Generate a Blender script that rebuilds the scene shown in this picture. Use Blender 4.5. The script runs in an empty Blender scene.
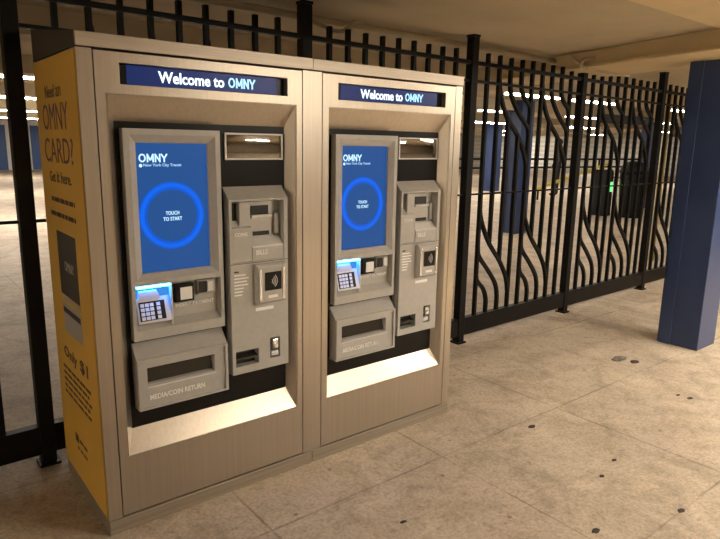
import bpy, bmesh, math, random
from mathutils import Vector, Matrix
random.seed(7)
SC = bpy.context.scene
COL = SC.collection
PI = math.pi

# ------------------------------------------------------------------ materials
def new_mat(name):
    m = bpy.data.materials.new(name); m.use_nodes = True
    nt = m.node_tree
    return m, nt, nt.nodes['Principled BSDF']

def plain(name, col, rough=0.5, metal=0.0, spec=0.5, coat=0.0):
    m, nt, b = new_mat(name)
    b.inputs['Base Color'].default_value = (*col, 1)
    b.inputs['Roughness'].default_value = rough
    b.inputs['Metallic'].default_value = metal
    b.inputs['Specular IOR Level'].default_value = spec
    if coat: b.inputs['Coat Weight'].default_value = coat; b.inputs['Coat Roughness'].default_value = .1
    return m

def noisy(name, c1, c2, scale=(8, 8, 8), rough=0.5, metal=0.0, detail=4, bump=0.0, rvar=0.0, lo=.35, hi=.65):
    """two-tone wear / grain from object-space noise"""
    m, nt, b = new_mat(name)
    N = nt.nodes; L = nt.links
    tc = N.new('ShaderNodeTexCoord'); mp = N.new('ShaderNodeMapping'); mp.inputs['Scale'].default_value = scale
    no = N.new('ShaderNodeTexNoise'); no.inputs['Scale'].default_value = 1; no.inputs['Detail'].default_value = detail
    cr = N.new('ShaderNodeValToRGB')
    cr.color_ramp.elements[0].position = lo; cr.color_ramp.elements[0].color = (*c1, 1)
    cr.color_ramp.elements[1].position = hi; cr.color_ramp.elements[1].color = (*c2, 1)
    L.new(tc.outputs['Object'], mp.inputs['Vector']); L.new(mp.outputs['Vector'], no.inputs['Vector'])
    L.new(no.outputs['Fac'], cr.inputs['Fac']); L.new(cr.outputs['Color'], b.inputs['Base Color'])
    b.inputs['Roughness'].default_value = rough; b.inputs['Metallic'].default_value = metal
    if rvar:
        mr = N.new('ShaderNodeMapRange'); mr.inputs['To Min'].default_value = rough - rvar; mr.inputs['To Max'].default_value = rough + rvar
        L.new(no.outputs['Fac'], mr.inputs['Value']); L.new(mr.outputs['Result'], b.inputs['Roughness'])
    if bump:
        bp = N.new('ShaderNodeBump'); bp.inputs['Strength'].default_value = bump; bp.inputs['Distance'].default_value = .01
        L.new(no.outputs['Fac'], bp.inputs['Height']); L.new(bp.outputs['Normal'], b.inputs['Normal'])
    return m

def emit(name, col, strength):
    m, nt, b = new_mat(name)
    b.inputs['Base Color'].default_value = (0.004, 0.004, 0.004, 1)
    b.inputs['Roughness'].default_value = .3; b.inputs['Specular IOR Level'].default_value = .2
    b.inputs['Emission Color'].default_value = (*col, 1)
    b.inputs['Emission Strength'].default_value = strength
    return m

def floor_mat():
    m, nt, b = new_mat('stained_concrete')
    N = nt.nodes; L = nt.links
    tc = N.new('ShaderNodeTexCoord')
    def noise(scale, detail, rough=.6, dist=0):
        n = N.new('ShaderNodeTexNoise'); n.inputs['Scale'].default_value = scale; n.inputs['Detail'].default_value = detail
        n.inputs['Roughness'].default_value = rough; n.inputs['Distortion'].default_value = dist
        L.new(tc.outputs['Object'], n.inputs['Vector']); return n
    def ramp(src, p0, c0, p1, c1):
        r = N.new('ShaderNodeValToRGB'); e = r.color_ramp.elements
        e[0].position = p0; e[0].color = (*c0, 1); e[1].position = p1; e[1].color = (*c1, 1)
        L.new(src, r.inputs['Fac']); return r
    def mul(a, bb, fac=1.0, mode='MULTIPLY'):
        x = N.new('ShaderNodeMix'); x.data_type = 'RGBA'; x.blend_type = mode; x.inputs['Factor'].default_value = fac
        L.new(a, x.inputs['A']); L.new(bb, x.inputs['B']); return x.outputs['Result']
    big = ramp(noise(1.3, 6, .65).outputs['Fac'], .34, (.52, .435, .34), .66, (.70, .60, .47))
    mid = ramp(noise(3.6, 9, .72, .8).outputs['Fac'], .36, (.70, .67, .63), .56, (1, 1, 1))
    fine = ramp(noise(60, 4, .7).outputs['Fac'], .34, (.72, .70, .68), .58, (1, 1, 1))
    c = mul(big.outputs['Color'], mid.outputs['Color']); c = mul(c, fine.outputs['Color'])
    grit = ramp(noise(22, 6, .75).outputs['Fac'], .36, (.60, .55, .50), .50, (1, 1, 1)); c = mul(c, grit.outputs['Color'], .5)
    # dark gum spots
    vo = N.new('ShaderNodeTexVoronoi'); vo.inputs['Scale'].default_value = 6.5; vo.inputs['Randomness'].default_value = 1
    L.new(tc.outputs['Object'], vo.inputs['Vector'])
    spot = ramp(vo.outputs['Distance'], .045, (.40, .36, .33), .085, (1, 1, 1))
    sel = ramp(noise(4.1, 2).outputs['Fac'], .45, (0, 0, 0), .55, (.85, .85, .85))
    x = N.new('ShaderNodeMix'); x.data_type = 'RGBA'; x.blend_type = 'MULTIPLY'; L.new(sel.outputs['Color'], x.inputs['Factor'])
    L.new(c, x.inputs['A']); L.new(spot.outputs['Color'], x.inputs['B']); c = x.outputs['Result']
    st = ramp(noise(2.7, 10, .75, 1.2).outputs['Fac'], .30, (.55, .50, .46), .43, (1, 1, 1))
    c = mul(c, st.outputs['Color'], .75)
    # slab joints
    sx = N.new('ShaderNodeSeparateXYZ')
    wob = noise(5, 3); vm = N.new('ShaderNodeVectorMath'); vm.operation = 'SCALE'; vm.inputs['Scale'].default_value = .012
    L.new(wob.outputs['Color'], vm.inputs[0])
    va = N.new('ShaderNodeVectorMath'); va.operation = 'ADD'
    L.new(tc.outputs['Object'], va.inputs[0]); L.new(vm.outputs['Vector'], va.inputs[1]); L.new(va.outputs['Vector'], sx.inputs[0])
    def joint(axis, off, pitch):
        a = N.new('ShaderNodeMath'); a.operation = 'SUBTRACT'; L.new(sx.outputs[axis], a.inputs[0]); a.inputs[1].default_value = off - pitch / 2
        w = N.new('ShaderNodeMath'); w.operation = 'WRAP'; L.new(a.outputs[0], w.inputs[0]); w.inputs[1].default_value = pitch; w.inputs[2].default_value = 0
        d = N.new('ShaderNodeMath'); d.operation = 'SUBTRACT'; L.new(w.outputs[0], d.inputs[0]); d.inputs[1].default_value = pitch / 2
        ab = N.new('ShaderNodeMath'); ab.operation = 'ABSOLUTE'; L.new(d.outputs[0], ab.inputs[0]); return ab.outputs[0]
    mn = N.new('ShaderNodeMath'); mn.operation = 'MINIMUM'
    L.new(joint('X', .535, .99), mn.inputs[0]); L.new(joint('Y', -.352, .96), mn.inputs[1])
    jr = ramp(mn.outputs[0], .002, (.42, .38, .34), .007, (1, 1, 1))
    jm = N.new('ShaderNodeMapRange'); jm.inputs['From Min'].default_value = .4; jm.inputs['From Max'].default_value = .62; jm.inputs['To Min'].default_value = .25; jm.inputs['To Max'].default_value = .95
    L.new(noise(2.2, 4).outputs['Fac'], jm.inputs['Value'])
    x = N.new('ShaderNodeMix'); x.data_type = 'RGBA'; x.blend_type = 'MULTIPLY'; L.new(jm.outputs['Result'], x.inputs['Factor'])
    L.new(c, x.inputs['A']); L.new(jr.outputs['Color'], x.inputs['B']); c = x.outputs['Result']
    L.new(c, b.inputs['Base Color'])
    b.inputs['Roughness'].default_value = .62
    bp = N.new('ShaderNodeBump'); bp.inputs['Strength'].default_value = .25; bp.inputs['Distance'].default_value = .004
    L.new(c, bp.inputs['Height']); L.new(bp.outputs['Normal'], b.inputs['Normal'])
    return m

def tile_mat():
    m, nt, b = new_mat('glazed_wall_tile')
    N = nt.nodes; L = nt.links
    tc = N.new('ShaderNodeTexCoord'); mp = N.new('ShaderNodeMapping'); mp.inputs['Rotation'].default_value = (PI / 2, 0, 0)
    br = N.new('ShaderNodeTexBrick'); br.inputs['Scale'].default_value = 1
    br.inputs['Color1'].default_value = (.80, .78, .73, 1); br.inputs['Color2'].default_value = (.77, .75, .70, 1); br.inputs['Mortar'].default_value = (.66, .64, .6, 1)
    br.inputs['Brick Width'].default_value = .3; br.inputs['Row Height'].default_value = .15; br.inputs['Mortar Size'].default_value = .006
    L.new(tc.outputs['Object'], mp.inputs['Vector']); L.new(mp.outputs['Vector'], br.inputs['Vector']); L.new(br.outputs['Color'], b.inputs['Base Color'])
    b.inputs['Roughness'].default_value = .3
    return m

M = {}
M['steel'] = noisy('brushed_steel', (.47, .41, .335), (.51, .45, .37), (90, 90, 1.5), .36, .88, 3, 0, .05)
M['cap'] = noisy('cap_steel', (.48, .42, .34), (.57, .50, .41), (1.5, 90, 90), .42, .55, 3, 0, .05)
M['capdark'] = plain('dark_cap_metal', (.055, .045, .035), .45, .2)
M['plinth'] = noisy('plinth_steel', (.34, .30, .24), (.42, .37, .30), (2, 60, 60), .42, .6, 3, 0, .05)
M['grey'] = noisy('module_grey', (.455, .445, .42), (.485, .475, .45), (40, 40, 40), .36, .1, 2, 0, .03)
M['lightgrey'] = plain('light_grey_metal', (.70, .69, .67), .32, .1)
M['black'] = plain('black_gloss_panel', (.008, .007, .006), .3, 0, .22)
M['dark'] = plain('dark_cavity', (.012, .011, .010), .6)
M['smoke'] = plain('smoked_flap', (.045, .038, .03), .15)
M['mirror'] = plain('mirror_steel', (.42, .40, .38), .04, 1.0)
M['silver'] = plain('polished_silver', (.78, .78, .78), .18, .9)
M['label'] = plain('pale_lettering', (.92, .91, .88), .5)
M['whitekey'] = plain('white_key', (.85, .85, .85), .4)
M['yellow'] = noisy('yellow_poster', (.66, .39, .065), (.70, .42, .075), (3, 3, 3), .42, 0, 3)
M['ink'] = plain('poster_ink', (.05, .03, .04), .5)
M['purpleink'] = plain('poster_violet_ink', (.105, .05, .085), .5)
M['cardblack'] = plain('poster_black_card', (.03, .03, .035), .35)
M['cardgrey'] = plain('poster_grey_card', (.42, .40, .38), .4)
M['fence'] = noisy('black_fence_paint', (.0035, .003, .003), (.007, .006, .005), (12, 12, 12), .5, 0, 3, 0, .08)
M['fence'].node_tree.nodes['Principled BSDF'].inputs['Specular IOR Level'].default_value = .22
M['blue'] = noisy('blue_column_paint', (.021, .040, .112), (.029, .052, .14), (5, 5, 2), .36, 0, 4, .03, .06)
M['ceil'] = noisy('ceiling_plaster', (.45, .37, .25), (.54, .45, .31), (1.2, 1.2, 1.2), .75, 0, 6, .1)
M['beam'] = noisy('beam_paint', (.62, .49, .28), (.70, .56, .33), (2, 2, 2), .6, 0, 5, .05)
M['conduit'] = noisy('conduit_paint', (.42, .34, .22), (.50, .42, .28), (6, 6, 6), .5, 0, 3)
M['floor'] = floor_mat()
M['tile'] = tile_mat()
M['wall'] = noisy('wall_plaster', (.30, .25, .18), (.36, .30, .22), (2, 2, 2), .6, 0, 4)
M['lamp'] = emit('fluorescent_glow', (1, .89, .735), 118)
M['added_sidelamp'] = emit('added_side_glow', (1, .89, .735), 130)  # for the added, unseen left-wall lamps that brighten the side poster
M['deeplamp'] = emit('fluorescent_deep_glow', (1, .92, .80), 95)
M['farlamp'] = emit('fluorescent_far_glow', (1, .90, .77), 33)
M['housing'] = plain('fixture_housing', (.6, .57, .5), .5)
M['screen'] = emit('screen_blue', (.014, .078, .27), 1.0)
M['ring'] = emit('screen_ring_blue', (.001, .095, .66), 1.0)
M['ringin'] = emit('screen_ring_core', (.001, .135, .84), 1.0)
M['scrtext'] = emit('screen_text', (.55, .82, 1), 1.3)
M['scrdim'] = emit('screen_small_text', (.42, .66, .95), 1.1)
M['sign'] = emit('sign_blue', (.010, .026, .125), .85)
M['signtext'] = emit('sign_white_text', (.85, .93, 1), 1.6)
M['signcyan'] = emit('sign_cyan_text', (.40, .74, 1), 1.5)
M['led'] = emit('blue_led', (.02, .25, 1.0), 50)
M['paintedglow'] = emit('keypad_painted_glow', (.05, .32, .95), .75)  # even emission imitating blue light falling in the keypad bay
M['green'] = emit('green_lamp', (.15, .9, .25), 1.6)
M['gate'] = plain('gate_dark', (.007, .007, .008), .5, 0, .25)
M['cloth'] = noisy('dark_cloth', (.012, .012, .016), (.022, .02, .025), (20, 20, 20), .85)
M['skin'] = plain('skin', (.55, .33, .24), .5)
M['hair'] = plain('dark_hair', (.015, .011, .009), .6)
M['ypaint'] = plain('ochre_pole_paint', (.35, .27, .06), .5)
M['tape'] = plain('yellow_barrier', (.75, .62, .08), .45)
M['litter'] = noisy('grey_litter', (.07, .06, .05), (.22, .19, .15), (60, 60, 60), .8)
M['gum'] = plain('flattened_gum', (.035, .028, .022), .7)
M['bluedoor'] = plain('blue_door_paint', (.03, .09, .28), .4)
M['whitetrim'] = plain('white_trim', (.7, .69, .66), .5)

# ------------------------------------------------------------------ mesh helpers
class MB:
    def __init__(s, off=(0, 0, 0)):
        s.bm = bmesh.new(); s.off = Vector(off)
    def v(s, *p): return s.bm.verts.new(Vector(p) - s.off)
    def face(s, pts):
        try: s.bm.faces.new([s.v(*p) for p in pts])
        except ValueError: pass
    def box(s, x0, x1, y0, y1, z0, z1):
        c = [(x, y, z) for z in (z0, z1) for y in (y0, y1) for x in (x0, x1)]
        vs = [s.v(*p) for p in c]
        for f in ((0, 2, 3, 1), (4, 5, 7, 6), (0, 1, 5, 4), (2, 6, 7, 3), (0, 4, 6, 2), (1, 3, 7, 5)):
            s.bm.faces.new([vs[i] for i in f])
        return s
    def prism_x(s, prof, x0, x1):      # profile of (y,z) swept along x
        a = [s.v(x0, y, z) for y, z in prof]; b = [s.v(x1, y, z) for y, z in prof]
        n = len(prof)
        s.bm.faces.new(a); s.bm.faces.new(b[::-1])
        for i in range(n): s.bm.faces.new([a[i], b[i], b[(i + 1) % n], a[(i + 1) % n]])
        return s
    def poly_y(s, prof, y0, y1):       # profile of (x,z) swept along y
        a = [s.v(x, y0, z) for x, z in prof]; b = [s.v(x, y1, z) for x, z in prof]
        n = len(prof)
        s.bm.faces.new(a); s.bm.faces.new(b[::-1])
        for i in range(n): s.bm.faces.new([a[i], b[i], b[(i + 1) % n], a[(i + 1) % n]])
        return s
    def poly_z(s, prof, z0, z1):
        a = [s.v(x, y, z0) for x, y in prof]; b = [s.v(x, y, z1) for x, y in prof]
        n = len(prof)
        s.bm.faces.new(a); s.bm.faces.new(b[::-1])
        for i in range(n): s.bm.faces.new([a[i], b[i], b[(i + 1) % n], a[(i + 1) % n]])
        return s
    def loft(s, rects, cap0=False, cap1=False):   # rects: (x0,x1,z0,z1,y)
        loops = [[s.v(*p) for p in ((x0, y, z0), (x1, y, z0), (x1, y, z1), (x0, y, z1))] for x0, x1, z0, z1, y in rects]
        for a, b in zip(loops, loops[1:]):
            for i in range(4): s.bm.faces.new([a[i], a[(i + 1) % 4], b[(i + 1) % 4], b[i]])
        if cap0: s.bm.faces.new(loops[0])
        if cap1: s.bm.faces.new(loops[-1])
        return s
    def plate(s, outer, holes, y):     # flat plate at y with rectangular holes, as welded quads
        xs = sorted({outer[0], outer[1]} | {h[i] for h in holes for i in (0, 1)})
        zs = sorted({outer[2], outer[3]} | {h[i] for h in holes for i in (2, 3)})
        for xa, xb in zip(xs, xs[1:]):
            for za, zb in zip(zs, zs[1:]):
                xm, zm = (xa + xb) / 2, (za + zb) / 2
                if any(h[0] < xm < h[1] and h[2] < zm < h[3] for h in holes): continue
                s.face([(xa, y, za), (xb, y, za), (xb, y, zb), (xa, y, zb)])
        return s
    def tube(s, pts, r, n=8, radii=None):
        pts = [Vector(p) for p in pts]; rings = []
        up = None
        for i, p in enumerate(pts):
            d = (pts[min(i + 1, len(pts) - 1)] - pts[max(i - 1, 0)]).normalized()
            if up is None: up = Vector((0, 0, 1)) if abs(d.z) < .9 else Vector((1, 0, 0))
            a = d.cross(up).normalized(); b = a.cross(d).normalized(); up = b
            rr = radii[i] if radii else r
            rings.append([s.v(*(p + (a * math.cos(t) + b * math.sin(t)) * rr)) for t in [2 * PI * k / n for k in range(n)]])
        for A, B in zip(rings, rings[1:]):
            for k in range(n): s.bm.faces.new([A[k], A[(k + 1) % n], B[(k + 1) % n], B[k]])
        s.bm.faces.new(rings[0]); s.bm.faces.new(rings[-1][::-1])
        return s
    def bar(s, pts, w, d):             # flat bar in a fence plane: pts (x,y,z); width w along x, depth d along y
        loops = []
        P = [Vector(p) for p in pts]
        for i, p in enumerate(P):
            t = (P[min(i + 1, len(P) - 1)] - P[max(i - 1, 0)]).normalized()
            n = Vector((t.z, 0, -t.x)).normalized() if abs(t.y) < .99 else Vector((1, 0, 0))
            loops.append([s.v(*(p + n * w / 2 * sx + Vector((0, d / 2 * sy, 0)))) for sx, sy in ((-1, -1), (1, -1), (1, 1), (-1, 1))])
        for A, B in zip(loops, loops[1:]):
            for k in range(4): s.bm.faces.new([A[k], A[(k + 1) % 4], B[(k + 1) % 4], B[k]])
        s.bm.faces.new(loops[0]); s.bm.faces.new(loops[-1][::-1])
        return s
    def disc(s, cx, cz, r0, r1, y, n=64):   # annulus facing -y (r0 may be 0)
        o = [s.v(cx + r1 * math.cos(2 * PI * k / n), y, cz + r1 * math.sin(2 * PI * k / n)) for k in range(n)]
        if r0 <= 0: s.bm.faces.new(o); return s
        i = [s.v(cx + r0 * math.cos(2 * PI * k / n), y, cz + r0 * math.sin(2 * PI * k / n)) for k in range(n)]
        for k in range(n): s.bm.faces.new([o[k], o[(k + 1) % n], i[(k + 1) % n], i[k]])
        return s
    def build(s, name, mat, parent=None, bevel=0, smooth=False, weld=True, recalc=True):
        if weld: bmesh.ops.remove_doubles(s.bm, verts=s.bm.verts, dist=1e-5)
        if recalc: bmesh.ops.recalc_face_normals(s.bm, faces=s.bm.faces)
        me = bpy.data.meshes.new(name); s.bm.to_mesh(me); s.bm.free()
        me.materials.append(M[mat] if isinstance(mat, str) else mat)
        if smooth:
            for p in me.polygons: p.use_smooth = True
        o = bpy.data.objects.new(name, me); COL.objects.link(o)
        if parent: o.parent = parent
        if bevel:
            b = o.modifiers.new('edge', 'BEVEL'); b.width = bevel; b.segments = 2; b.limit_method = 'ANGLE'; b.angle_limit = .6
        return o

def tag(o, label=None, cat=None, group=None, kind=None):
    if label: o['label'] = label
    if cat: o['category'] = cat
    if group: o['group'] = group
    if kind: o['kind'] = kind
    return o

def empty(name, loc, label, cat, group=None, rz=0):
    o = bpy.data.objects.new(name, None); COL.objects.link(o)
    o.location = loc; o.rotation_euler.z = rz; o.empty_display_size = .1
    return tag(o, label, cat, group)

def copy_tree(o, parent=None):
    c = o.copy(); COL.objects.link(c)
    if parent: c.parent = parent
    for ch in list(o.children): copy_tree(ch, c)
    return c

def text_mesh(s, bold=0.0):
    cu = bpy.data.curves.new('lettering', 'FONT'); cu.body = s; cu.resolution_u = 3; cu.offset = bold; cu.align_x = 'CENTER'
    t = bpy.data.objects.new('lettering', cu); COL.objects.link(t)
    bpy.context.view_layer.update()
    me = bpy.data.meshes.new_from_object(t.evaluated_get(bpy.context.evaluated_depsgraph_get()))
    vs = [v.co.copy() for v in me.vertices]; fs = [list(p.vertices) for p in me.polygons]
    bpy.data.objects.remove(t); bpy.data.curves.remove(cu); bpy.data.meshes.remove(me)
    return vs, fs

def lettering(name, s, parent, mat, h, v, plane, off=(0, 0, 0), side=False, bold=0.0, th=.0012):
    """lettering filling the rectangle h=(left,right) x v=(bottom,top); front letters face -y at y=plane, side letters face -x at x=plane"""
    vs, fs = text_mesh(s, bold)
    x0 = min(p.x for p in vs); x1 = max(p.x for p in vs); y0 = min(p.y for p in vs); y1 = max(p.y for p in vs)
    bm = bmesh.new(); off = Vector(off); layers = []
    for dep in (0, th):
        L = []
        for p in vs:
            a = h[0] + (p.x - x0) / (x1 - x0) * (h[1] - h[0]); b = v[0] + (p.y - y0) / (y1 - y0) * (v[1] - v[0])
            q = Vector((plane + dep, a, b)) if side else Vector((a, plane + dep, b))
            L.append(bm.verts.new(q - off))
        layers.append(L)
    cnt = {}
    for f in fs:
        try: bm.faces.new([layers[0][i] for i in f])
        except ValueError: continue
        for i in range(len(f)):
            e = (f[i], f[(i + 1) % len(f)]); cnt[e] = cnt.get(e, 0) + 1
    for (a, b) in list(cnt):
        if (b, a) not in cnt:
            try: bm.faces.new([layers[0][a], layers[0][b], layers[1][b], layers[1][a]])
            except ValueError: pass
    me = bpy.data.meshes.new(name); bm.to_mesh(me); bm.free(); me.materials.append(M[mat])
    o = bpy.data.objects.new(name, me); COL.objects.link(o)
    if parent: o.parent = parent
    return o

def logo_word(parent, mat, h, v, y, t, name='logo_text'):
    """the four letters O M N Y as even strokes of thickness t"""
    m = MB(OFF); wx = (h[1] - h[0]) / 4.36; H = v[1] - v[0]
    def stroke(ch, pts):
        P = [(h[0] + wx * (ch[0] + ch[1] * a), v[0] + H * b) for a, b in pts]
        for (xa, za), (xb, zb) in zip(P, P[1:]):
            L = math.hypot(xb - xa, zb - za); nx, nz = -(zb - za) / L * t / 2, (xb - xa) / L * t / 2
            m.poly_y([(xa + nx, za + nz), (xb + nx, zb + nz), (xb - nx, zb - nz), (xa - nx, za - nz)], y, y + .0004)
    e = t / 2 / H; ex = t / 2 / wx
    stroke((0, 1.12), [(.5 + (.5 - ex) * math.cos(q * PI / 14), .5 + (.5 - e) * math.sin(q * PI / 14)) for q in range(29)])
    stroke((1.22, 1.08), [(ex, 0), (ex, 1)]); stroke((1.22, 1.08), [(ex, 1 - e), (.5, .22), (1 - ex, 1 - e)]); stroke((1.22, 1.08), [(1 - ex, 1), (1 - ex, 0)])
    stroke((2.44, .86), [(ex, 0), (ex, 1)]); stroke((2.44, .86), [(ex, 1 - e), (1 - ex, e)]); stroke((2.44, .86), [(1 - ex, 0), (1 - ex, 1)])
    stroke((3.38, .98), [(.04, 1), (.5, .45), (.96, 1)]); stroke((3.38, .98), [(.5, .47), (.5, 0)])
    return m.build(name, mat, parent, weld=False)

def smooth_curve(pts, n=6):
    """Catmull-Rom through points"""
    P = [Vector(p) for p in pts]; P = [P[0] * 2 - P[1]] + P + [P[-1] * 2 - P[-2]]; out = []
    for i in range(1, len(P) - 2):
        for k in range(n):
            t = k / n
            out.append(.5 * ((2 * P[i]) + (-P[i - 1] + P[i + 1]) * t + (2 * P[i - 1] - 5 * P[i] + 4 * P[i + 1] - P[i + 2]) * t * t + (-P[i - 1] + 3 * P[i] - 3 * P[i + 1] + P[i + 2]) * t ** 3))
    out.append(P[-2]); return out

# ------------------------------------------------------------------ setting
CEIL = 2.33
XL, XR, YB, YF = -9.0, 36.0, -8.0, 31.0
tag(MB().box(XL, XR, YB, YF, -.1, 0).build('floor', 'floor'), kind='structure')
tag(MB().box(XL, XR, YB, YF, CEIL, CEIL + .1).build('ceiling', 'ceil'), kind='structure')
tag(MB().box(XL, XR, YF, YF + .1, 0, CEIL).build('wall_far', 'tile'), kind='structure')
tag(MB().box(XL, XR, YB - .1, YB, 0, CEIL).build('wall_back', 'wall'), kind='structure')
tag(MB().box(XL - .1, XL, YB, YF, 0, CEIL).build('wall_left', 'tile'), kind='structure')  # pale tile chosen to bounce the added left lamps onto the poster
tag(MB().box(XR, XR + .1, YB, YF, 0, CEIL).build('wall_right', 'tile'), kind='structure')
# ceiling beam that rides over the blue column, its face a little skewed to the machines
def skew_beam():
    m = MB()
    def p(y, dx): return (3.883 + (y + .452) * .27 + dx, y)
    prof = [p(-1.6, 0), p(1.9, 0), p(1.9, .62), p(-1.6, .62)]
    m.poly_z(prof, 2.19, CEIL)
    prof2 = [p(-1.6, -.03), p(1.9, -.03), p(1.9, -.002), p(-1.6, -.002)]
    m.poly_z(prof2, 2.19, 2.215)
    return m
tag(skew_beam().build('trim_1', 'beam', bevel=.006), kind='structure')
tag(MB().box(-.5, 3.62, -1.5, -.74, 2.2, CEIL).build('trim_2', 'beam', bevel=.006), kind='structure')
for i, y in enumerate((2.05, 4.6, 8.2, 13.0, 20.0)):
    tag(MB().box(XL, XR, y, y + .35, 2.16, CEIL).build('trim_%d' % (i + 3), 'ceil'), kind='structure')

# ------------------------------------------------------------------ fence
FY = lambda x: .765 + .0283 * x
POSTS = [-1.575, -.057, 1.462, 2.955, 4.47, 6.05, 7.6]
fence = empty('fence', (3.0, FY(3.0), 0), 'long black metal picket fence with wavy bars running behind the two machines', 'fence')
O = (3.0, FY(3.0), 0)
for i, x in enumerate(POSTS):
    y = FY(x); w = .033
    p_ = MB(O).box(x - w, x + w, y - w, y + w, .012, CEIL - .014).build('post', 'fence', fence, bevel=.004)
    MB(O).box(x - .046, x + .046, y - .046, y + .046, 0, .012).build('foot_plate', 'fence', p_)
    MB(O).box(x - .036, x + .036, y - .036, y + .036, CEIL - .014, CEIL).build('ceiling_plate', 'fence', p_)
r = fence
for i in range(6):
    xa, xb = POSTS[i] + .034, POSTS[i + 1] - .034
    xm = (xa + xb) / 2
    def rail(z0, z1, d, name):
        m = MB(O)
        ya, yb = FY(xa), FY(xb)
        for (p0, p1) in (((xa, ya), (xb, yb)),):
            prof = [(xa, ya - d / 2), (xb, yb - d / 2), (xb, yb + d / 2), (xa, ya + d / 2)]
            m.poly_z(prof, z0, z1)
        m.build(name, 'fence', r)
    rail(.060, .200, .05, 'bottom_rail')
    rail(2.125, 2.152, .036, 'top_rail')
    rail(2.003, 2.020, .030, 'upper_rail')
    rail(1.170, 1.184, .014, 'middle_rod')
    pitch = (xb - xa) / 10.05
    bx = [xa + pitch * (k + 1.02) for k in range(9)]
    W, Dp = .024, .030
    def picket(x, z0, z1, name='picket'):
        MB(O).bar([(x, FY(x), z0), (x, FY(x), z1)], W, Dp).build(name, 'fence', r)
    def curved(pts):
        c = smooth_curve([(x, FY(x), z) for x, z in pts], 6)
        MB(O).bar(c, W, Dp).build('curved_picket', 'fence', r)
    low = {}; high = {}          # where straight pickets start / end because a curve takes over
    p = pitch
    for g in (0, 4):             # lower wave of four bars
        b0 = bx[g]
        curved([(b0, 1.12), (b0 + .12 * p, .99), (b0 + .9 * p, .79), (b0 + 2.05 * p, .61), (b0 + 2.75 * p, .46), (b0 + 3 * p, .33)])
        curved([(b0, .76), (b0 + .15 * p, .68), (b0 + 1.0 * p, .555), (b0 + 1.75 * p, .43), (b0 + 2.0 * p, .32), (b0 + 2 * p, .2)])
        curved([(b0, .53), (b0 + .12 * p, .48), (b0 + .7 * p, .40), (b0 + .98 * p, .31), (b0 + p, .2)])
        low[g + 1] = .785; low[g + 2] = .62
    for g in (1, 5):             # upper wave, the same turned half round
        b3 = bx[g + 3]
        curved([(b3, 1.30), (b3 - .12 * p, 1.43), (b3 - .9 * p, 1.61), (b3 - 2.05 * p, 1.76), (b3 - 2.75 * p, 1.92), (b3 - 3 * p, 2.06)])
        curved([(b3, 1.64), (b3 - .15 * p, 1.70), (b3 - 1.0 * p, 1.80), (b3 - 1.75 * p, 1.92), (b3 - 2.0 * p, 2.02), (b3 - 2 * p, 2.215)])
        curved([(b3, 1.84), (b3 - .12 * p, 1.875), (b3 - .7 * p, 1.94), (b3 - .98 * p, 2.02), (b3 - p, 2.215)])
        high[g + 1] = 1.765; high[g + 2] = 1.62
    for k in range(9):
        picket(bx[k], low.get(k, .2), high.get(k, 2.22))

# conduits and cables under the ceiling by the fence
def fy(x, d): return FY(x) + d
c = MB(); c.tube([(-2.5, fy(-2.5, .16), 2.285), (1.7, fy(1.7, .16), 2.285), (4.25, fy(4.25, .16), 2.285)], .022, 10)
tag(c.build('conduit_pipe', 'conduit', smooth=True), 'tan conduit pipe running just under the ceiling along the fence top', 'pipe')
c = MB(); c.tube([(-2.5, fy(-2.5, .24), 2.30), (3.9, fy(3.9, .24), 2.30)], .012, 8)
tag(c.build('conduit_pipe', 'conduit', smooth=True), 'thin tan conduit behind the thicker ceiling pipe along the fence', 'pipe')
c = MB(); c.tube(smooth_curve([(1.50, FY(1.5) + .1, 2.31), (1.56, FY(1.5) + .1, 2.265), (1.66, FY(1.5) + .1, 2.235), (1.78, FY(1.5) + .1, 2.22), (1.86, FY(1.5) + .1, 2.25), (1.9, FY(1.5) + .1, 2.29), (1.97, FY(1.5) + .1, 2.29)], 6), .014, 8)
tag(c.build('hanging_cable', 'conduit', smooth=True), 'sagging tan cable above the machines beside a fence post', 'cable')
c = MB(); c.tube(smooth_curve([(4.10, .78, 2.31), (4.12, .76, 2.26), (4.18, .74, 2.24), (4.38, .72, 2.235), (4.52, .70, 2.245), (4.44, .64, 2.27), (4.22, .60, 2.27), (4.10, .66, 2.25), (4.15, .70, 2.20), (4.5, .68, 2.185), (4.9, .70, 2.19)], 6), .013, 8)
tag(c.build('hanging_cable', 'conduit', smooth=True), 'looped tan cable hanging from the beam near the fence top', 'cable')


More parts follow.
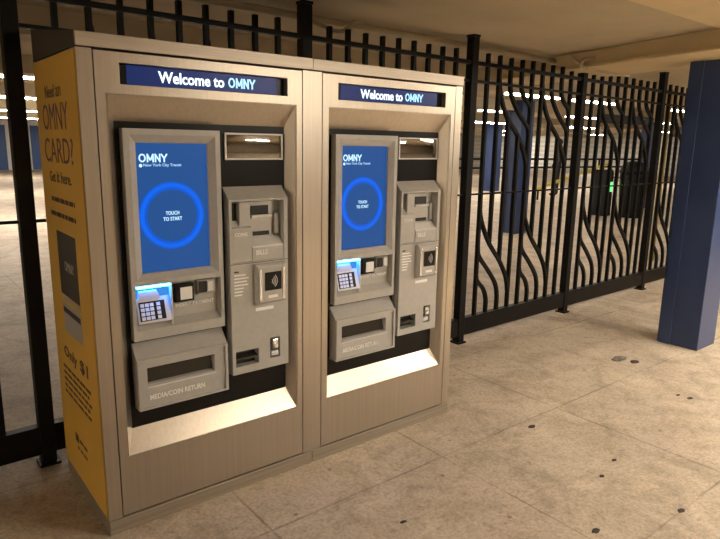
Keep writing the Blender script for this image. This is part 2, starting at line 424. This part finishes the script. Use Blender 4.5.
# ------------------------------------------------------------------ ticket machines
UW, UD = .965, .647
OFF = (UW / 2, UD / 2, 0)
def mb(): return MB(OFF)
def kiosk():
    r = empty('ticket_machine', (UW / 2, UD / 2, 0), 'left fare card machine with the yellow poster on its side', 'ticket machine', 'fare card machines')
    # cabinet shell
    m = mb()
    m.box(0, .0525, 0, UD, .061, 1.850); m.box(.9165, UW, 0, UD, .061, 1.850)
    m.box(.0525, .9165, .30, UD, .061, 1.850); m.box(.0525, .9165, .06, .30, 1.835, 1.850); m.box(.0525, .9165, .06, .30, .061, .075)
    m.build('cabinet', 'steel', r, weld=False)
    m = mb(); m.prism_x([(-.005, 1.854), (-.005, 1.9), (.012, 1.904), (UD, 1.984), (UD, 1.854)], .0005, UW - .0005)
    cap = m.build('top_cap', 'capdark', r, bevel=.002)
    tag(mb().box(.0003, UW - .0003, -.007, .010, 1.8545, 1.902).build('front_lip', 'cap', cap, bevel=.002), 'light steel front lip')
    m = mb(); m.box(.0005, UW - .0005, -.006, UD - .01, 0, .060); m.build('plinth', 'plinth', r, bevel=.003)
    # front door: plate with the big bevelled opening and the sign window
    op = (.089, .884, .312, 1.704); inn = (.128, .853, .402, 1.611); sg = (.143, .839, 1.738, 1.811)
    dr = (.0570, .9120, .066, 1.846)
    m = mb(); m.plate(dr, [op, sg], 0)
    m.loft([(*dr, 0), (*dr, .055)])
    lip = (op[0] + .005, op[1] - .005, op[2] + .004, op[3] - .005)
    m.loft([(*op, 0), (*op, .004), (*lip, .004), (*inn, .055)])
    m.loft([(*sg, 0), (*sg, .03)])
    m.build('front_door', 'steel', r, bevel=.0012)
    # header display
    hd = mb().box(.130, .852, .030, .05, 1.73, 1.82).build('header_display', 'black', r)
    mb().box(.176, .802, .0275, .0298, 1.741, 1.808).build('lit_panel', 'sign', hd)
    lettering('welcome_text', 'Welcome to', hd, 'signtext', (.292, .560), (1.754, 1.796), .0262, OFF, bold=.022)
    logo_word(hd, 'signcyan', (.577, .699), (1.756, 1.795), .0262, .0068, 'welcome_text')
    # black backing panel
    bp_ = mb().box(.115, .866, .056, .07, .39, 1.625).build('backing_panel', 'black', r)
    # ---- screen module
    so = (.146, .530, .772, 1.586); gl = (.196, .482, 1.036, 1.534); by = (.160, .516, .812, .990)
    m = mb(); yf = .018
    go = (gl[0] - .028, gl[1] + .028, gl[2] - .026, gl[3] + .030)
    m.plate(so, [go, by], yf)
    m.loft([(*so, yf), (*so, .056)])
    m.loft([(*go, yf), (*gl, .034), (*gl, .046)])
    m.loft([(*by, yf), (by[0] + .004, by[1] - .004, by[2] + .030, by[3] - .002, .050)], cap1=True)
    sm = m.build('screen_module', 'grey', r, bevel=.0015)
    gp = mb().box(*gl[:2], .0455, .05, *gl[2:]).build('display_screen', 'screen', r)
    y = .0447
    cx, cz = .331, 1.254
    mb().disc(cx, cz, .102, .133, y).build('touch_ring', 'ring', gp, recalc=False)
    mb().disc(cx, cz, .112, .127, y - .0004).build('touch_ring', 'ringin', gp, recalc=False)
    logo_word(gp, 'scrtext', (.208, .320), (1.462, 1.494), y, .0058)
    mb().disc(.215, 1.4495, 0, .0065, y, 24).build('round_badge', 'scrtext', gp, recalc=False)
    lettering('agency_text', 'New York City Transit', gp, 'scrdim', (.226, .376), (1.443, 1.457), y, OFF, bold=.02, th=.0004)
    lettering('prompt_text', 'TOUCH', gp, 'scrtext', (.304, .359), (1.257, 1.272), y, OFF, bold=.02, th=.0004)
    lettering('prompt_text', 'TO START', gp, 'scrtext', (.293, .370), (1.234, 1.249), y, OFF, bold=.02, th=.0004)
    # ---- keypad, card reader and slot in the bay
    kp = mb().prism_x([(.022, .838), (.014, .840), (.041, .936), (.047, .936), (.047, .984), (.049, .984), (.049, .838)], .166, .300).build('keypad', 'lightgrey', r, bevel=.0015)
    def slope(z): return .014 + (z - .840) / .096 * .027
    m = mb(); m.prism_x([(slope(.850) - .003, .850), (slope(.922) - .003, .922), (slope(.922) + .002, .922), (slope(.850) + .002, .850)], .174, .276)
    m.build('key_plate', 'black', kp)
    for rr in range(4):
        for cc in range(4):
            x0 = .179 + cc * .0185 + (.008 if cc == 3 else 0); z0 = .854 + rr * .0166
            m = mb(); m.prism_x([(slope(z0) - .006, z0), (slope(z0 + .0125) - .006, z0 + .0125), (slope(z0 + .0125), z0 + .0125), (slope(z0), z0)], x0, x0 + .0145)
            m.build('key', 'whitekey', kp)
    mb().box(.168, .299, .0452, .0472, .937, .979).build('painted_glow_plate', 'paintedglow', kp)  # added glowing plate: the bay's blue light put into its colour
    m = mb(); m.poly_y([(.172, .934), (.262, .934), (.246, .966), (.178, .966)], .028, .047); m.build('privacy_hood', 'lightgrey', kp)
    tag(mb().box(.168, .300, .020, .034, .979, .9865).build('light_strip', 'led', r), 'blue glowing light strip above the keypad')
    tag(mb().box(.301, .306, .019, .049, .818, .988).build('keypad_divider', 'lightgrey', r), None)
    cr = mb().loft([(.314, .398, .905, .977, .049), (.314, .398, .905, .977, .022), (.320, .392, .911, .971, .019)], cap1=True).build('card_reader', 'black', r)
    mb().box(.338, .388, .014, .019, .914, .966).build('reader_face', 'label', cr, bevel=.002)
    sl = mb().loft([(.418, .497, .922, .982, .0495), (.418, .497, .922, .982, .034), (.424, .490, .928, .978, .030)], cap1=True).build('card_slot', 'grey', r)
    mb().box(.424, .455, .024, .0305, .930, .977).build('slot_mouth', 'dark', sl)
    mb().box(.457, .482, .020, .0305, .934, .974).build('slot_guide', 'lightgrey', sl, bevel=.002)
    lettering('insert_text', 'INSERT PAYMENT', r, 'label', (.325, .493), (.880, .895), .0400, OFF, bold=.022)
    # ---- return tray
    x0, x1 = .144, .531
    hole = (.184, .471, .582, .660); pl = (x0, x1, .488, .700)
    m = mb(); m.plate(pl, [hole], .006)
    m.face([(x0, .006, .700), (x1, .006, .700), (x1, .056, .757), (x0, .056, .757)])
    m.face([(x0, .006, .488), (x1, .006, .488), (x1, .056, .488), (x0, .056, .488)])
    for x in (x0, x1): m.face([(x, .006, .488), (x, .006, .700), (x, .056, .757), (x, .056, .488)])
    m.loft([(*hole, .006), (hole[0] + .003, hole[1] - .003, hole[2] + .018, hole[3] - .002, .046)])
    tr = m.build('return_tray', 'grey', r, bevel=.0015)
    m = mb(); m.box(hole[0], hole[1], .044, .0475, hole[2], hole[3]); m.build('tray_back', 'dark', tr)
    m = mb(); m.face([(hole[0] + .004, .022, .596), (hole[1] - .004, .022, .596), (hole[1] - .004, .034, .656), (hole[0] + .004, .034, .656)]); m.build('tray_flap', 'smoke', tr)
    mb().prism_x([(.001, .577), (.001, .583), (.020, .588), (.020, .577)], hole[0] - .004, hole[1] + .004).build('tray_lip', 'lightgrey', tr, bevel=.001)
    mb().loft([(.145, .530, .489, .700, .0062), (.145, .530, .489, .700, -.003), (.157, .518, .497, .690, -.003), (.157, .518, .497, .690, .0062)]).build('tray_rim', 'grey', tr)
    lettering('return_text', 'MEDIA/COIN RETURN', tr, 'label', (.190, .424), (.524, .546), .0045, OFF, bold=.022)
    # ---- mirror window
    mi = mb().loft([(.566, .842, 1.470, 1.580, .056), (.566, .842, 1.470, 1.580, .047), (.573, .835, 1.477, 1.573, .047), (.573, .835, 1.477, 1.573, .052)]).build('mirror_frame', 'lightgrey', r)
    m = mb(); n = 16; k = 6
    grid = [[m.v(.574 + .260 * i / n, .052 - .010 * math.sin(PI * i / n) ** .8 - .004 * math.sin(PI * j / k), 1.478 + .094 * j / k) for i in range(n + 1)] for j in range(k + 1)]
    for j in range(k):
        for i in range(n): m.bm.faces.new([grid[j][i], grid[j][i + 1], grid[j + 1][i + 1], grid[j + 1][i]])
    tag(m.build('mirror', 'mirror', mi, smooth=True), 'convex mirror strip')
    # ---- payment module
    x0, x1 = .556, .839
    bay = (.568, .820, 1.040, 1.300); rc = (.572, .685, .576, .646); ky = (.743, .795, .584, .680)
    pl = (x0, x1, .542, 1.308)
    m = mb(); m.plate(pl, [bay, rc, ky], .006)
    m.face([(x0, .006, 1.308), (x1, .006, 1.308), (x1, .056, 1.359), (x0 - .004, .056, 1.359)])
    m.face([(x0, .006, .542), (x1, .006, .542), (x1, .056, .542), (x0, .056, .542)])
    for x in (x0, x1): m.face([(x, .006, .542), (x, .006, 1.308), (x, .056, 1.359), (x, .056, .542)])
    m.loft([(*bay, .006), (*bay, .054)], cap1=True)
    m.loft([(*rc, .006), (*rc, .05)]); m.loft([(*ky, .006), (*ky, .05)])
    pm = m.build('payment_module', 'grey', r, bevel=.0012)
    ce = mb().prism_x([(.008, 1.041), (.008, 1.188), (.040, 1.200), (.053, 1.200), (.053, 1.041)], .569, .660).build('coin_entry', 'grey', pm, bevel=.0015)
    mb().box(.573, .607, .046, .0535, 1.204, 1.288).build('coin_slot', 'dark', ce)
    mb().prism_x([(.020, 1.193), (.046, 1.216), (.046, 1.193)], .574, .626).build('coin_ramp', 'lightgrey', ce)
    mb().box(.610, .662, .020, .0535, 1.190, 1.297).build('coin_guide', 'grey', ce, bevel=.002)
    lettering('coin_text', 'COINS', ce, 'label', (.582, .640), (1.152, 1.168), .0072, OFF, bold=.012)
    ba = mb().box(.664, .770, .028, .0535, 1.140, 1.297).build('bill_acceptor', 'grey', pm, bevel=.002)
    mb().box(.668, .752, .0245, .0285, 1.238, 1.278).build('bill_slot', 'dark', ba)
    mb().prism_x([(.018, 1.228), (.018, 1.236), (.0285, 1.240), (.0285, 1.222)], .668, .768).build('slot_lip', 'lightgrey', ba)
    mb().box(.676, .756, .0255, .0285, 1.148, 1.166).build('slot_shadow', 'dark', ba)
    mb().box(.790, .812, .036, .0535, 1.150, 1.240).build('side_latch', 'grey', ba, bevel=.002)
    sh = mb().prism_x([(.007, 1.041), (.007, 1.103), (.040, 1.139), (.053, 1.139), (.053, 1.041)], .662, .817).build('bill_shelf', 'lightgrey', pm, bevel=.0015)
    mb().box(.663, .816, .0055, .0071, 1.042, 1.100).build('shelf_front', 'grey', sh)
    lettering('bill_text', 'BILLS', sh, 'label', (.680, .736), (1.066, 1.088), .0048, OFF, bold=.015)
    mb().box(.5565, .8385, .0052, .0062, 1.0335, 1.0355).build('panel_seam', 'dark', pm)
    # tap reader
    tp = mb().loft([(.666, .816, .850, 1.028, .006), (.666, .816, .850, 1.028, -.010), (.674, .808, .858, 1.016, -.020)], cap1=True).build('tap_reader', 'grey', pm, bevel=.002)
    for x in (.676, .792): mb().box(x, x + .014, -.0245, -.0195, .862, 1.008).build('side_rail', 'silver', tp, bevel=.004)
    mb().box(.705, .788, -.0225, -.0195, .908, .990).build('tap_screen', 'black', tp, bevel=.002)
    for k_ in range(4):
        rad = .010 + .008 * k_; m = mb()
        m.tube([(.732 + rad * math.cos(t), -.0232, .949 + rad * math.sin(t)) for t in [(-.85 + 1.7 * q / 8) for q in range(9)]], .0016, 5)
        m.build('contactless_wave', 'label', tp)
    mb().box(.722, .770, -.0212, -.0195, .874, .886).build('reader_plate', 'label', tp)
    mb().box(.672, .762, .0045, .0062, .816, .830).build('tap_label', 'label', pm)
    # block of unreadable small print, one strip per line
    for q in range(8):
        zz = 1.004 - q * .0145; w = (.022, .055, .068, .060, .066, .045, .040, .036)[q]
        mb().box(.572, .572 + w, .0051, .0062, zz - .006, zz).build('small_print', 'label' if q else 'dark', pm)
    # receipt slot and key latch
    rs = mb().box(.570, .687, .046, .0535, .574, .648).build('receipt_slot', 'dark', pm)
    mb().prism_x([(.012, .604), (.012, .612), (.046, .620), (.046, .604)], .574, .683).build('receipt_lip', 'smoke', rs)
    kl = mb().box(.741, .797, .040, .0535, .582, .682).build('key_latch', 'smoke', pm)
    mb().box(.756, .784, .002, .040, .628, .672).build('latch_plate', 'silver', kl, bevel=.003)
    mb().box(.752, .790, .012, .040, .590, .612).build('latch_block', 'lightgrey', kl, bevel=.003)
    m = mb(); m.tube([(.770, .012, .640), (.770, -.004, .640)], .010, 16); m.build('lock_barrel', 'silver', kl)
    # fasteners of the door
    return r
left = kiosk()
right = copy_tree(left)
right.location.x += UW
tag(right, 'right fare card machine next to the open fence panel')

# poster on the outer side of the left machine (reads from the left, letters run towards -y)
po = MB(OFF).box(-.0025, -.0003, .012, .640, .068, 1.846).build('side_poster', 'yellow', left)
tag(po, 'yellow advertising poster with dark lettering')
PX = -.0034
def side_text(s, yl, yr, z0, z1, mat='ink', bold=.01, name='poster_text'):
    lettering(name, s, po, mat, (yl, yr), (z0, z1), PX, OFF, side=True, bold=bold, th=.0009)
side_text('Need', .470, .325, 1.699, 1.747)
side_text('an', .300, .225, 1.699, 1.735)
side_text('OMNY', .536, .148, 1.577, 1.678, 'purpleink', -.004)
side_text('CARD?', .548, .112, 1.450, 1.546, 'purpleink', -.004)
side_text('Get', .500, .405, 1.372, 1.415)
side_text('it', .380, .345, 1.372, 1.415)
side_text('here.', .318, .168, 1.372, 1.415)
def dash_line(yl, yr, z, h, seed):
    rnd = random.Random(seed); m = MB(OFF); y = yl
    while y > yr + .01:
        w = min(rnd.uniform(.03, .08), y - yr); m.box(-.0034, -.0024, y - w, y, z, z + h); y -= w + .014
    m.build('small_print', 'ink', po)
dash_line(.50, .145, 1.292, .018, 1); dash_line(.53, .147, 1.232, .018, 2)
MB(OFF).box(-.0035, -.0024, .180, .465, .905, 1.172).build('pictured_card', 'cardblack', po)
lettering('card_text', 'OMNY', po, 'cardgrey', (.372, .232), (1.015, 1.055), -.0041, OFF, side=True, bold=.0, th=.0006)
MB(OFF).box(-.0034, -.0024, .180, .455, .884, .897).build('pictured_card', 'cardgrey', po)
MB(OFF).box(-.0034, -.0024, .182, .450, .742, .870).build('pictured_card', 'cardgrey', po)
MB(OFF).box(-.0039, -.0024, .186, .446, .826, .850).build('card_stripe', 'ink', po)
side_text('Only', .500, .300, .600, .664, 'ink', .012)
side_text('$1', .255, .140, .605, .668, 'ink', .012)
for q in range(5): dash_line(.535, .12 + .03 * (q % 2), .555 - q * .030, .011, 10 + q)
MB(OFF).box(-.0034, -.0024, .375, .425, .240, .278).build('agency_badge', 'ink', po)
dash_line(.36, .235, .255, .014, 30); dash_line(.40, .235, .212, .010, 31)

# ------------------------------------------------------------------ blue columns
def column(x, y, w, d, label, near=False):
    r = empty('steel_column', (x, y, 0), label, 'column', 'blue steel columns')
    O = (x, y, 0); x0, x1, y0, y1 = x - w / 2, x + w / 2, y - d / 2, y + d / 2
    top = 2.19 if near else CEIL
    m = MB(O); m.box(x0, x1, y0, y0 + .02, 0, top); m.build('flange', 'blue', r, bevel=.003)
    m = MB(O); m.box(x0, x1, y1 - .02, y1, 0, top); m.build('flange', 'blue', r, bevel=.003)
    m = MB(O); m.box(x0 + .003, x1 - .003, y0 + .02, y1 - .02, 0, top); m.build('cover_plate', 'blue', r)
    m = MB(O); m.box(x0 - .010, x0 + .003, y1 - .105, y1 - .02, 0, top); m.box(x1 - .003, x1 + .010, y1 - .105, y1 - .02, 0, top); m.build('angle_strip', 'blue', r, bevel=.002)
    return r
column(4.488, -.244, .316, .316, 'large near blue steel column at the right edge', True)
column(8.55, 4.62, .34, .34, 'blue steel column seen through the fence right of the machines')
column(16.4, 11.6, .40, .40, 'distant blue column just left of the nearest one beyond the fence')
column(15.6, 5.75, .34, .36, 'blue steel column behind the dark fare gate and bin')
column(15.2, 4.55, .36, .36, 'blue steel column beyond the fence beside the ochre pole')
o = MB(); o.tube([(7.95, 1.75, 0), (7.95, 1.75, CEIL)], .035, 12)
tag(o.build('round_pole', 'ypaint', smooth=True), 'thin ochre pole beyond the fence left of the near column', 'pole')
# blue doors on the far wall, seen at the left edge
for i, (x, lab) in enumerate(((4.2, 'blue double door on the far wall at the left edge'), (6.15, 'blue door on the far wall beside the yellow poster'))):
    w = .55 if i == 0 else .35
    r = MB().box(x - w - .12, x + w + .12, YF - .05, YF, 0, 2.22).build('door_%d' % (i + 1), 'whitetrim')
    tag(r, kind='structure')
    MB().box(x - w, x + w, YF - .09, YF - .05, .02, 2.1).build('door_leaf', 'bluedoor', r)

# ------------------------------------------------------------------ far hall: lamps, gates, person, sign
def fixture(x, y, ln, label, mat, z=None, w=.12, group='fluorescent ceiling lights'):
    zt = CEIL if z is None else z
    r = empty('ceiling_light', (x, y, zt - .13), label, 'light', group)
    O = (x, y, zt - .13)
    MB(O).box(x - ln / 2, x + ln / 2, y - w / 2, y + w / 2, zt - .07, zt).build('housing', 'housing', r)
    MB(O).loft([], False) if False else None
    m = MB(O); m.box(x - ln / 2 + .03, x + ln / 2 - .03, y - w / 2 + .01, y + w / 2 - .01, zt - .095, zt - .07); m.build('diffuser', mat, r)
k = 0
rows = {3.2: [6.95, 8.5, 11.7, 14.5, 17.5], 6.2: [1.2, 3.4, 5.6, 7.8, 9.9, 13.0, 17.0], 10.6: [1.3, 4.0, 7.0, 10.5, 15.0, 20.0, 26.0], 17.0: [2.6, 6.0, 11.0, 17.0, 24.0, 32.0], 24.5: [4.0, 9.0, 15.0, 23.0, 34.0]}
names = {3.2: 'nearest row beyond the fence', 6.2: 'second row beyond the fence', 10.6: 'third row beyond the fence', 17.0: 'fourth row beyond the fence', 24.5: 'farthest row by the tiled wall'}
for y, xs in rows.items():
    for i, x in enumerate(xs):
        fixture(x, y, 1.25 if y < 10 else 1.8, 'long white fluorescent light, %s from the left in the %s' % (('first', 'second', 'third', 'fourth', 'fifth', 'sixth', 'seventh')[i], names[y]), 'farlamp' if y < 10 else 'deeplamp', w=.12 if y < 10 else .2, group='fluorescent lights, ' + names[y])

def gate(x, y, label):
    r = empty('fare_gate', (x, y, 0), label, 'turnstile')
    O = (x, y, 0); w = .15
    MB(O).poly_y([(x - w, 0), (x + w, 0), (x + w, .98), (x + w - .04, 1.05), (x - w + .04, 1.05), (x - w, .98)], y - .2, y + .2).build('cabinet', 'gate', r, bevel=.01)
    MB(O).box(x - w + .02, x + w - .02, y - .17, y + .17, 1.05, 1.075).build('top_plate', 'silver', r, bevel=.004)
    MB(O).box(x - .02, x + .12, y - .208, y - .199, .56, .78).build('indicator', 'green', r)
    for a in (0, 2.1, 4.2):
        m = MB(O); d = Vector((math.cos(a) * .3 + .35, 0, math.sin(a) * .4)); s = Vector((x + w, y, .86))
        m.tube([s, s + d], .02, 8); m.build('arm', 'silver', r)
gate(12.72, 5.35, 'dark fare gate with a green light seen through the fence')
def bin_():
    x, y = 12.98, 4.72
    r = empty('trash_bin', (x, y, 0), 'bulky dark bin standing right of the fare gate with the green light', 'bin')
    O = (x, y, 0)
    m = MB(O); m.tube([(x, y, .0), (x, y, .05), (x, y, .9), (x, y, 1.0)], .3, 20, [.24, .26, .31, .31]); m.build('drum', 'gate', r, smooth=True)
    m = MB(O); m.tube([(x, y, 1.0), (x, y, 1.06), (x, y, 1.22), (x, y, 1.26)], .3, 20, [.33, .33, .25, .12]); m.build('lid', 'gate', r, smooth=True)
bin_()
# hanging dark sign above the gates
sx, sy = 11.8, 4.4
r = empty('hanging_sign', (sx, sy, CEIL), 'long dark sign hanging from the ceiling above the fare gate', 'sign')
MB((sx, sy, CEIL)).box(sx - 1.05, sx + 1.05, sy - .05, sy + .05, 2.03, 2.20).build('board', 'gate', r, bevel=.01)
for dx in (-.6, .45):
    m = MB((sx, sy, CEIL)); m.tube([(sx + dx, sy, 2.20), (sx + dx, sy, CEIL)], .012, 8); m.build('hanger', 'gate', r)
# slanting yellow barrier rail, with its two stands
r = empty('barrier_rail', (16.8, 8.6, 0), 'slanting yellow barrier rail beside the standing person', 'barrier')
m = MB((16.8, 8.6, 0)); m.tube([(14.7, 8.55, .32), (18.9, 8.65, 1.06)], .05, 8); m.build('rail', 'tape', r)
for x, z in ((14.9, .35), (18.7, 1.02)):
    m = MB((16.8, 8.6, 0)); m.tube([(x, 8.6, 0), (x, 8.6, z)], .03, 8); m.build('stand', 'gate', r)
# low dark railing at the far wall foot
r = empty('far_railing', (18, 15.5, 0), 'low dark railing far across the hall', 'railing')
for z in (.55, .95):
    m = MB((18, 15.5, 0)); m.tube([(17.0, 16.6, z), (35, 14.9, z)], .05, 8); m.build('rail', 'gate', r)
for i in range(5):
    x = 17.2 + i * 4.2; y = 16.6 - (x - 17) / 28 * 2.6
    m = MB((18, 15.5, 0)); m.tube([(x, y, 0), (x, y, .95)], .05, 8); m.build('upright', 'gate', r)

# person far beyond the fence
def person(x, y, rz):
    r = empty('person', (x, y, 0), 'person in dark clothing standing far beyond the fence', 'person', rz=rz)
    V = [(0, 0, .95), (0, .0, 1.12), (0, .01, 1.36), (0, .0, 1.47), (0, -.02, 1.55), (0, -.03, 1.66), (0, -.03, 1.73),
         (.19, 0, 1.41), (.25, .01, 1.13), (.25, -.08, .90), (.25, -.10, .82), (-.19, 0, 1.41), (-.25, .01, 1.13), (-.24, -.09, .90), (-.24, -.11, .82),
         (.10, 0, .88), (.11, -.01, .50), (.11, .02, .09), (.12, -.14, .035), (-.10, 0, .88), (-.12, -.03, .50), (-.12, .0, .09), (-.13, -.16, .035)]
    Rr = [.16, .15, .17, .10, .055, .10, .075, .075, .052, .040, .03, .075, .052, .040, .03, .10, .068, .05, .04, .10, .068, .05, .04]
    E_ = [(0, 1), (1, 2), (2, 3), (3, 4), (4, 5), (5, 6), (2, 7), (7, 8), (8, 9), (9, 10), (2, 11), (11, 12), (12, 13), (13, 14), (0, 15), (15, 16), (16, 17), (17, 18), (0, 19), (19, 20), (20, 21), (21, 22)]
    me = bpy.data.meshes.new('body'); me.from_pydata(V, E_, []); me.materials.append(M['cloth']); me.materials.append(M['skin'])
    o = bpy.data.objects.new('body', me); COL.objects.link(o)
    s = o.modifiers.new('skin', 'SKIN'); o.modifiers.new('sub', 'SUBSURF').levels = 1
    for i, q in enumerate(me.skin_vertices[0].data): q.radius = (Rr[i], Rr[i] * (.72 if i < 3 else 1)); q.use_root = (i == 0)
    bpy.context.view_layer.update()
    em = bpy.data.meshes.new_from_object(o.evaluated_get(bpy.context.evaluated_depsgraph_get()))
    o.modifiers.clear(); o.data = em
    if len(em.materials) < 2: em.materials.append(M['skin'])
    for p in em.polygons:
        p.use_smooth = True
        z = p.center.z
        p.material_index = 1 if (z > 1.52 or (z < .88 and abs(p.center.x) > .19 and z > .7)) else 0
    o.parent = r
    m = MB(); bmesh.ops.create_uvsphere(m.bm, u_segments=16, v_segments=10, radius=.108, matrix=Matrix.Translation((0, .012, 1.70)) @ Matrix.Diagonal((1, 1.05, 1, 1)))
    bmesh.ops.delete(m.bm, geom=[v for v in m.bm.verts if v.co.y < -.045 and v.co.z < 1.74], context='VERTS')
    m.build('hair', 'hair', r, smooth=True)
    return r
person(16.6, 9.15, -2.3)

# ------------------------------------------------------------------ litter and gum on the floor
def blob(name, x, y, rx, ry, h, mat, label, cat, group=None, seed=0):
    rnd = random.Random(seed); m = MB((x, y, 0)); n = 14
    ring = [(x + rx * math.cos(2 * PI * k / n) * rnd.uniform(.75, 1.1), y + ry * math.sin(2 * PI * k / n) * rnd.uniform(.75, 1.1)) for k in range(n)]
    b = [m.v(px, py, .0) for px, py in ring]; t = [m.v(x + (px - x) * .8, y + (py - y) * .8, h * rnd.uniform(.6, 1)) for px, py in ring]
    top = m.v(x, y, h)
    for k in range(n):
        m.bm.faces.new([b[k], b[(k + 1) % n], t[(k + 1) % n], t[k]]); m.bm.faces.new([t[k], t[(k + 1) % n], top])
    m.bm.faces.new(b[::-1])
    ob = m.build(name, mat, smooth=True); ob.location = (x, y, 0)
    return tag(ob, label, cat, group)
blob('crumpled_litter', 3.66, -.13, .085, .045, .007, 'litter', 'crumpled grey litter on the floor left of the near blue column', 'litter', seed=3)
blob('crumpled_litter', 3.69, -.23, .05, .03, .006, 'gum', 'small dark scrap beside the crumpled litter near the blue column', 'litter', seed=4)
GP = [(2.176, -0.423), (1.586, -1.164), (0.993, -0.638), (2.018, -1.314), (1.259, -0.034), (2.005, -0.949), (2.197, -0.904), (3.666, -0.195), (3.701, -0.113), (3.331, -0.784), (3.318, -0.715)]
GUMS = [(GP[0][0], GP[0][1], .030, 'dark flattened gum spot in the middle of the floor, past the first slab joint'),
        (GP[1][0], GP[1][1], .026, 'dark flattened gum spot nearest the bottom edge of the floor, right of centre'),
        (GP[2][0], GP[2][1], .017, 'small dark gum spot near the bottom edge, in front of the right machine'),
        (GP[3][0], GP[3][1], .024, 'dark flattened gum spot lying on the rightmost slab joint'),
        (GP[5][0], GP[5][1], .018, 'gum spot in the open slab, the nearer of two close together'),
        (GP[6][0], GP[6][1], .018, 'gum spot in the open slab, the farther of two close together'),
        (GP[9][0], GP[9][1], .026, 'gum spot on the floor below the near blue column'),
        (GP[10][0], GP[10][1], .020, 'smaller gum spot just left of one below the near blue column')]
for i, (x, y, rr, lab) in enumerate(GUMS): blob('gum_spot', x, y, rr, rr * .6, .0012, 'gum', lab, 'gum spot', 'gum spots on the floor', seed=20 + i)

# ------------------------------------------------------------------ lamps on this side of the fence (out of the frame, above and behind the camera; the left-wall pair is added fill for the poster)
for x, y, where in ((4.9, -2.3, 'just right of the near blue column'), (7.2, -2.3, 'far right beyond the near blue column'), (2.9, -3.5, 'behind the viewer facing the right machine'), (-8.1, -1.2, 'added at the left tiled wall to light the poster, level with the machines'), (-8.1, -4.2, 'added at the left tiled wall to light the poster, behind the viewer')):
    fixture(x, y, 1.5, 'fluorescent walkway ceiling light ' + where, 'lamp' if x > 0 else 'added_sidelamp', w=.22, group='fluorescent lights over the near walkway')

# world: a faint warm ambience inside the closed hall
w = bpy.data.worlds.new('hall'); SC.world = w; w.use_nodes = True
w.node_tree.nodes['Background'].inputs['Color'].default_value = (.3, .25, .2, 1)
w.node_tree.nodes['Background'].inputs['Strength'].default_value = .1

# ------------------------------------------------------------------ camera
yaw, pitch, roll = .678742, -.203401, .018144
f = Vector((math.sin(yaw) * math.cos(pitch), math.cos(yaw) * math.cos(pitch), math.sin(pitch)))
rt = f.cross(Vector((0, 0, 1))).normalized(); up = rt.cross(f)
cr, sr = math.cos(roll), math.sin(roll)
r2 = cr * rt + sr * up; u2 = -sr * rt + cr * up
cam = bpy.data.cameras.new('camera'); co = bpy.data.objects.new('camera', cam); COL.objects.link(co)
cam.sensor_width = 36; cam.lens = 611.57 / 720 * 36; cam.clip_end = 200; cam.clip_start = .05
mw = Matrix(((r2.x, u2.x, -f.x, 0), (r2.y, u2.y, -f.y, 0), (r2.z, u2.z, -f.z, 0), (0, 0, 0, 1)))
mw.translation = Vector((-.60166, -2.29761, 1.54672)); co.matrix_world = mw
SC.camera = co

vs = SC.view_settings
SC.display_settings.display_device = 'sRGB'
vs.view_transform = 'Standard'; vs.look = 'None'; vs.gamma = 1; vs.use_curve_mapping = False
vs.exposure = 0.05
